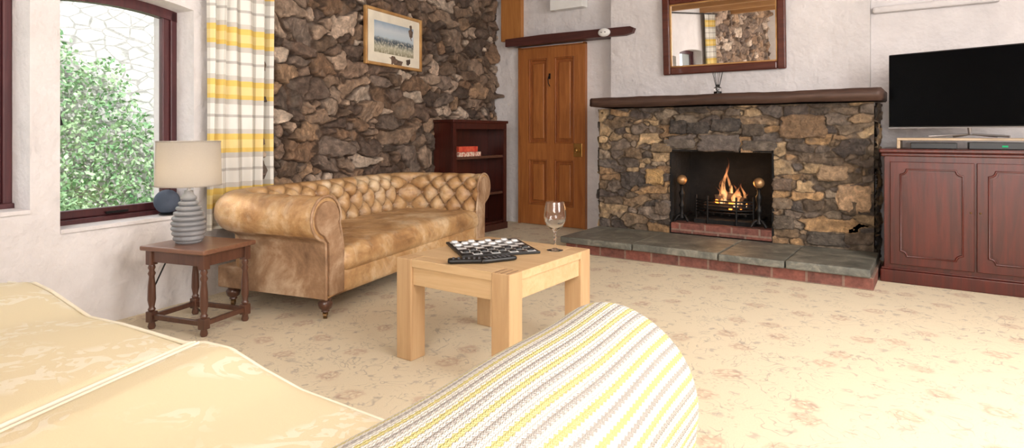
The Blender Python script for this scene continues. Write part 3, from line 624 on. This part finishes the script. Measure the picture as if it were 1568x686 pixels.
# ---------------- TV cabinet
TC=empty('tv_cabinet',(3.945,-.87,0)); cw_=1.5;cd=.60;chh=.90
boxes('carcass',[(0.01,cw_-.01,.0,cd,.09,chh-.045)],m_mahogx,TC,.003)
boxes('plinth',[(-.012,cw_+.012,-.015,cd,0,.085),(-.006,cw_+.006,-.008,cd,.085,.10)],m_mahogx,TC,.006)
boxes('top',[(-.02,cw_+.02,-.025,cd+.0,chh-.025,chh),(-.008,cw_+.008,-.012,cd,chh-.05,chh-.025)],m_mahogx,TC,.008)
dw=.455
for i in range(3):
    x0=.045+i*(dw+.012); x1=x0+dw; za,zb=.125,chh-.085
    box('door_%d'%i,x0,x1,-.018,0,za,zb,m_mahogx,TC,.004)
    px0,px1,pz0,pz1=x0+.06,x1-.06,za+.06,zb-.05; r=.035
    pp=[]
    for (cx_,cz_,a0) in ((px0,pz0,90),(px1,pz0,180),(px1,pz1,270),(px0,pz1,0)):
        for t in range(7):
            a_=math.radians(a0-90*t/6); pp.append((cx_+r*math.cos(a_),-.02,cz_+r*math.sin(a_)))
    tube('panel_moulding_%d'%i,pp,.007,m_mahogx,TC,True)
    pi_=[(p[0]*.90+.10*(px0+px1)/2,p[2]*.95+.05*(pz0+pz1)/2) for p in pp]
    prism('raised_panel_%d'%i,pi_,lambda x,z,d:(x,d,z),-.024,-.015,m_mahogx,TC)
    sphere('keyhole_%d'%i,(x0+.018 if i else x1-.018,-.02,.5),.006,m_dkbrass,TC)
RS=empty('tv_riser_shelf',(4.02,-.70,chh+.001)); m_rw=wood('riser_wood',srgb(205,180,148),srgb(180,150,116),'x')
boxes('shelf',[(0,1.1,0,.34,.055,.072),(0,.02,0,.34,0,.055),(1.08,1.1,0,.34,0,.055)],m_rw,RS,.003)
SB=empty('set_top_box',(4.10,-.74,chh+.001)); box('body',0,.26,0,.2,.0,.04,m_blk,SB,.004)
SB=empty('dvd_player',(4.42,-.76,chh+.001)); box('body',0,.36,0,.24,.0,.045,m_blk,SB,.004); box('display',.17,.20,-.003,0,.014,.026,emis('green_led_display',(.1,1,.4,1),.5),SB)
TV=empty('television',(4.415,-.735,0),math.radians(-17.0))
tw=.47; box('screen_body',-tw,tw,.0,.03,1.045,1.565,m_blk,TV,.006); box('screen',-tw+.008,tw-.008,-.002,.001,1.056,1.557,m_screen,TV); box('bottom_bezel',-tw,tw,-.004,.03,1.04,1.048,m_silver,TV)
box('back_housing',-.3,.3,.03,.07,1.1,1.45,m_blk,TV,.01)
tube('neck',[(0,.03,1.06),(0,.05,1.0)],.012,m_silver,TV)
tube('stand',[(-.22,-.0,.985),(0,.06,1.0),(.22,-.0,.985)],.008,m_silver,TV); tube('stand_rear',[(-.12,.15,.983),(0,.06,1.0),(.12,.15,.983)],.007,m_silver,TV)
# ---------------- foreground sofa
FS=empty('damask_sofa')
tabx=[1.2,1.38,1.5,1.66,1.99,2.24,2.60,2.70,2.82,2.95,3.10,3.3,3.7]; tabz=[-.03,-.012,.010,.004,-.034,-.014,.002,.022,.030,.010,-.006,-.004,0]
def df(x,y,z):
    k=max(0,min(1,(z-.3)/.12)); z+=k*float(np.interp(x,tabx,tabz))*max(.3,1+(y+4.88)*.8); x+=max(0,(-4.88-y))*.36*math.exp(-((x-2.655)/.4)**2); return (x,y,z)
softbox('seat_cushion_1',1.20,2.645,-5.74,-4.87,.27,.440,.045,m_damask,FS,.018,44,df)
softbox('seat_cushion_2',2.667,3.66,-5.74,-4.86,.27,.440,.045,m_damask,FS,.018,44,df)
for k,(xa,xb) in enumerate(((1.22,2.645),(2.668,3.6))):
    pts=[df(x,-4.876,.431) for x in np.linspace(xa,xb,60)]; tube('front_piping_%d'%k,[(p[0],-4.880,p[2]+.004) for p in pts],.006,m_piping,FS)
for k,xx in enumerate((2.638,2.674)):
    tube('seam_piping_%d'%k,[df(xx,y,.437) for y in np.linspace(-4.885,-5.72,30)],.006,m_piping,FS)
softbox('base',1.22,3.72,-5.98,-4.93,.08,.28,.03,m_damask,FS,0,14)
softbox('back_rest',1.22,3.72,-6.16,-5.76,.1,.80,.10,m_damask,FS,.02,20)
for i,(x,y) in enumerate([(1.32,-5.0),(3.8,-4.78),(1.32,-6.05),(3.6,-6.05)]): lathe('foot_%d'%i,[(.02,0),(.032,.04),(.03,.10)],m_walnut,FS,(x,y,0),20)
def armsurf(R,yfront,zlow,off):
    V=[];UVs=[]; sec=[]
    for z in np.linspace(zlow,-.03,14): sec.append((-R*.93,z))
    for a in np.linspace(180,0,50): sec.append((R*math.cos(math.radians(a)),R*math.sin(math.radians(a))))
    for z in np.linspace(-.02,zlow,20): sec.append((R*(1-.12*min(1,abs(z)/.2)),z))
    ar=[0]
    for i in range(1,len(sec)): ar.append(ar[-1]+math.dist(sec[i],sec[i-1]))
    ys=list(np.linspace(-5.62,yfront-.10,70))
    ln=[y+5.62 for y in ys]; sc=[1]*len(ys)
    for t in np.linspace(0,1,30)[1:]:
        a=t*math.pi/2; ys.append(yfront-.10+.10*math.sin(a)); sc.append(1-.98*(1-math.cos(a)))
    for i in range(70,len(ys)): ln.append(ln[-1]+math.hypot(ys[i]-ys[i-1],(sc[i]-sc[i-1])*R))
    for k,y in enumerate(ys):
        f=(y+5.62)/(yfront+5.62); cx_=3.835-.075*f; cz_=.525
        for j,(a,z) in enumerate(sec):
            s_=sc[k]; zz=z*s_ if z>0 else z; xx=a*s_
            wob=off*(.0020*math.sin(y*17+j*.15)+.0015*math.sin(j*.3+y*6))
            V.append((cx_+xx,y,cz_+zz+(wob if z>0 else 0))); UVs.append((ar[j],ln[k]))
    return V,UVs,len(ys),len(sec)
def surf(name,args,mat,parent):
    V,U,a,b_=armsurf(*args); F=[(i*b_+j,(i+1)*b_+j,(i+1)*b_+j+1,i*b_+j+1) for i in range(a-1) for j in range(b_-1)]
    o=mesh(name,V,F,mat,parent,True); ul=o.data.uv_layers.new(name='UVMap')
    for lp in o.data.loops: ul.data[lp.index].uv=U[lp.vertex_index]
    return o
surf('rolled_arm',(.143,-4.62,-.44,0),m_damask,FS)
TH=empty('knitted_throw'); surf('blanket',(.160,-4.60,-.36,1),m_knit,TH)
# ---------------- garden
G=empty('garden'); m_grass=M('garden_ground',srgb(200,206,176),srgb(165,172,138),rough=.9,ns=8)
box('ground',-9,.15,-14,4,-.25,-.12,m_grass,G)
b=NB('pale_garden_wall'); v=b.map(); q=b.n('ShaderNodeTexVoronoi',feature='DISTANCE_TO_EDGE'); q.inputs['Scale'].default_value=5; b.l(b.map((1,1,1.8)),q.inputs['Vector'])
b.col(b.mix(b.ramp(q.outputs[0],[(.02,K1),(.08,W1)]),srgb(150,146,140),b.mix(b.noise(v,6,5),srgb(218,214,208),srgb(170,168,162)))); b.pr(.9); b.bump(b.noise(v,9,5),.7,.05); m_gw=b.m
box('garden_wall',-4.2,-3.6,-12,3,-.2,3.2,m_gw,G)
b=NB('ivy_leaf'); oi=b.noise(b.map(),5,4); b.col(b.mix(b.ramp(oi,[(.35,K1),(.65,W1)]),srgb(88,136,84),srgb(178,202,158))); b.pr(.5)
m_ivy=b.m
rs=np.random.RandomState(5); V=[];F=[]
def leafq(p,s):
    a=rs.normal(size=3);a/=np.linalg.norm(a); c_=np.cross(a,rs.normal(size=3)); c_/=np.linalg.norm(c_); k=len(V)
    V.extend([p-a*s,p+c_*s*.6,p+a*s,p-c_*s*.6]); F.append((k,k+1,k+2,k+3))
for i in range(36000):
    y=rs.uniform(-8,1.0); bush=.5+.5*math.sin((y+3.3)*2.1+1.57); top=1.2+1.0*bush+.15*math.sin(y*9); z=rs.rand()**1.2*top-.1
    if rs.rand()>.35+.65*bush: continue
    leafq(np.array([-3.55+rs.rand()*.55*(1-.5*z/top),y,z]),rs.uniform(.018,.040))
for i in range(9000):
    y=rs.uniform(-8,0); x=rs.uniform(-3.4,-2.4); leafq(np.array([x,y,rs.rand()**.7*(.45+.2*math.sin(y*3))-.1]),rs.uniform(.015,.032))
me=bpy.data.meshes.new('ivy'); me.from_pydata([tuple(map(float,q)) for q in V],[],F); me.materials.append(m_ivy); link(bpy.data.objects.new('ivy_foliage',me),G)
# ---------------- lights
Wd=bpy.data.worlds.new('World'); S.world=Wd; Wd.use_nodes=True; bg=Wd.node_tree.nodes['Background']; bg.inputs[0].default_value=(.90,.95,1,1); bg.inputs[1].default_value=3.3
sl_=bpy.data.lights.new('sun','SUN'); sl_.energy=4.5; sl_.angle=.02; so=bpy.data.objects.new('sun',sl_); so.rotation_euler=Vector((-.62,.25,-.75)).to_track_quat('-Z','Y').to_euler(); COL.objects.link(so)
def area(name,loc,tgt,sx,sy,e,c=(1,1,1)):
    l=bpy.data.lights.new(name,'AREA'); l.shape='RECTANGLE'; l.size=sx; l.size_y=sy; l.energy=e; l.color=c
    o=bpy.data.objects.new(name,l); o.location=loc; o.rotation_euler=(Vector(tgt)-Vector(loc)).to_track_quat('-Z','Y').to_euler(); COL.objects.link(o)
area('rear_fill_light',(4.6,-8.3,1.6),(3.0,0,1.0),2.6,1.6,176,(1,.98,.955))  # added fill panel behind the camera; wall_front has no window
area('side_fill_light',(6.3,-3.4,1.6),(1,-2.6,.7),2.4,1.5,152,(1,.98,.955))  # added fill panel from the right; wall_right is solid
for i,(x,y) in enumerate([(4.9,-2.0),(5.4,-5.0),(4.6,-7.2)]):  # added ceiling fill lamps with invented fittings, outside the mirror's view
    dl=empty('ceiling_fill',(x,y,H-.001)); lathe('trim',[(.05,-.004),(.06,-.012),(.065,0)],m_white,dl,n=24)
    plight('ceiling_fill_light',(x,y,H-.12),52,(1,.95,.89),.09)
# ---------------- camera
cam=bpy.data.cameras.new('camera'); cam.sensor_width=36; cam.lens=36*1000/1680; cam.shift_y=-(367.5-220)/1680; cam.clip_start=.02
co=bpy.data.objects.new('camera',cam); co.location=(4.26,-5.72,1.0); co.rotation_euler=(math.pi/2,0,math.radians(35)); COL.objects.link(co); S.camera=co
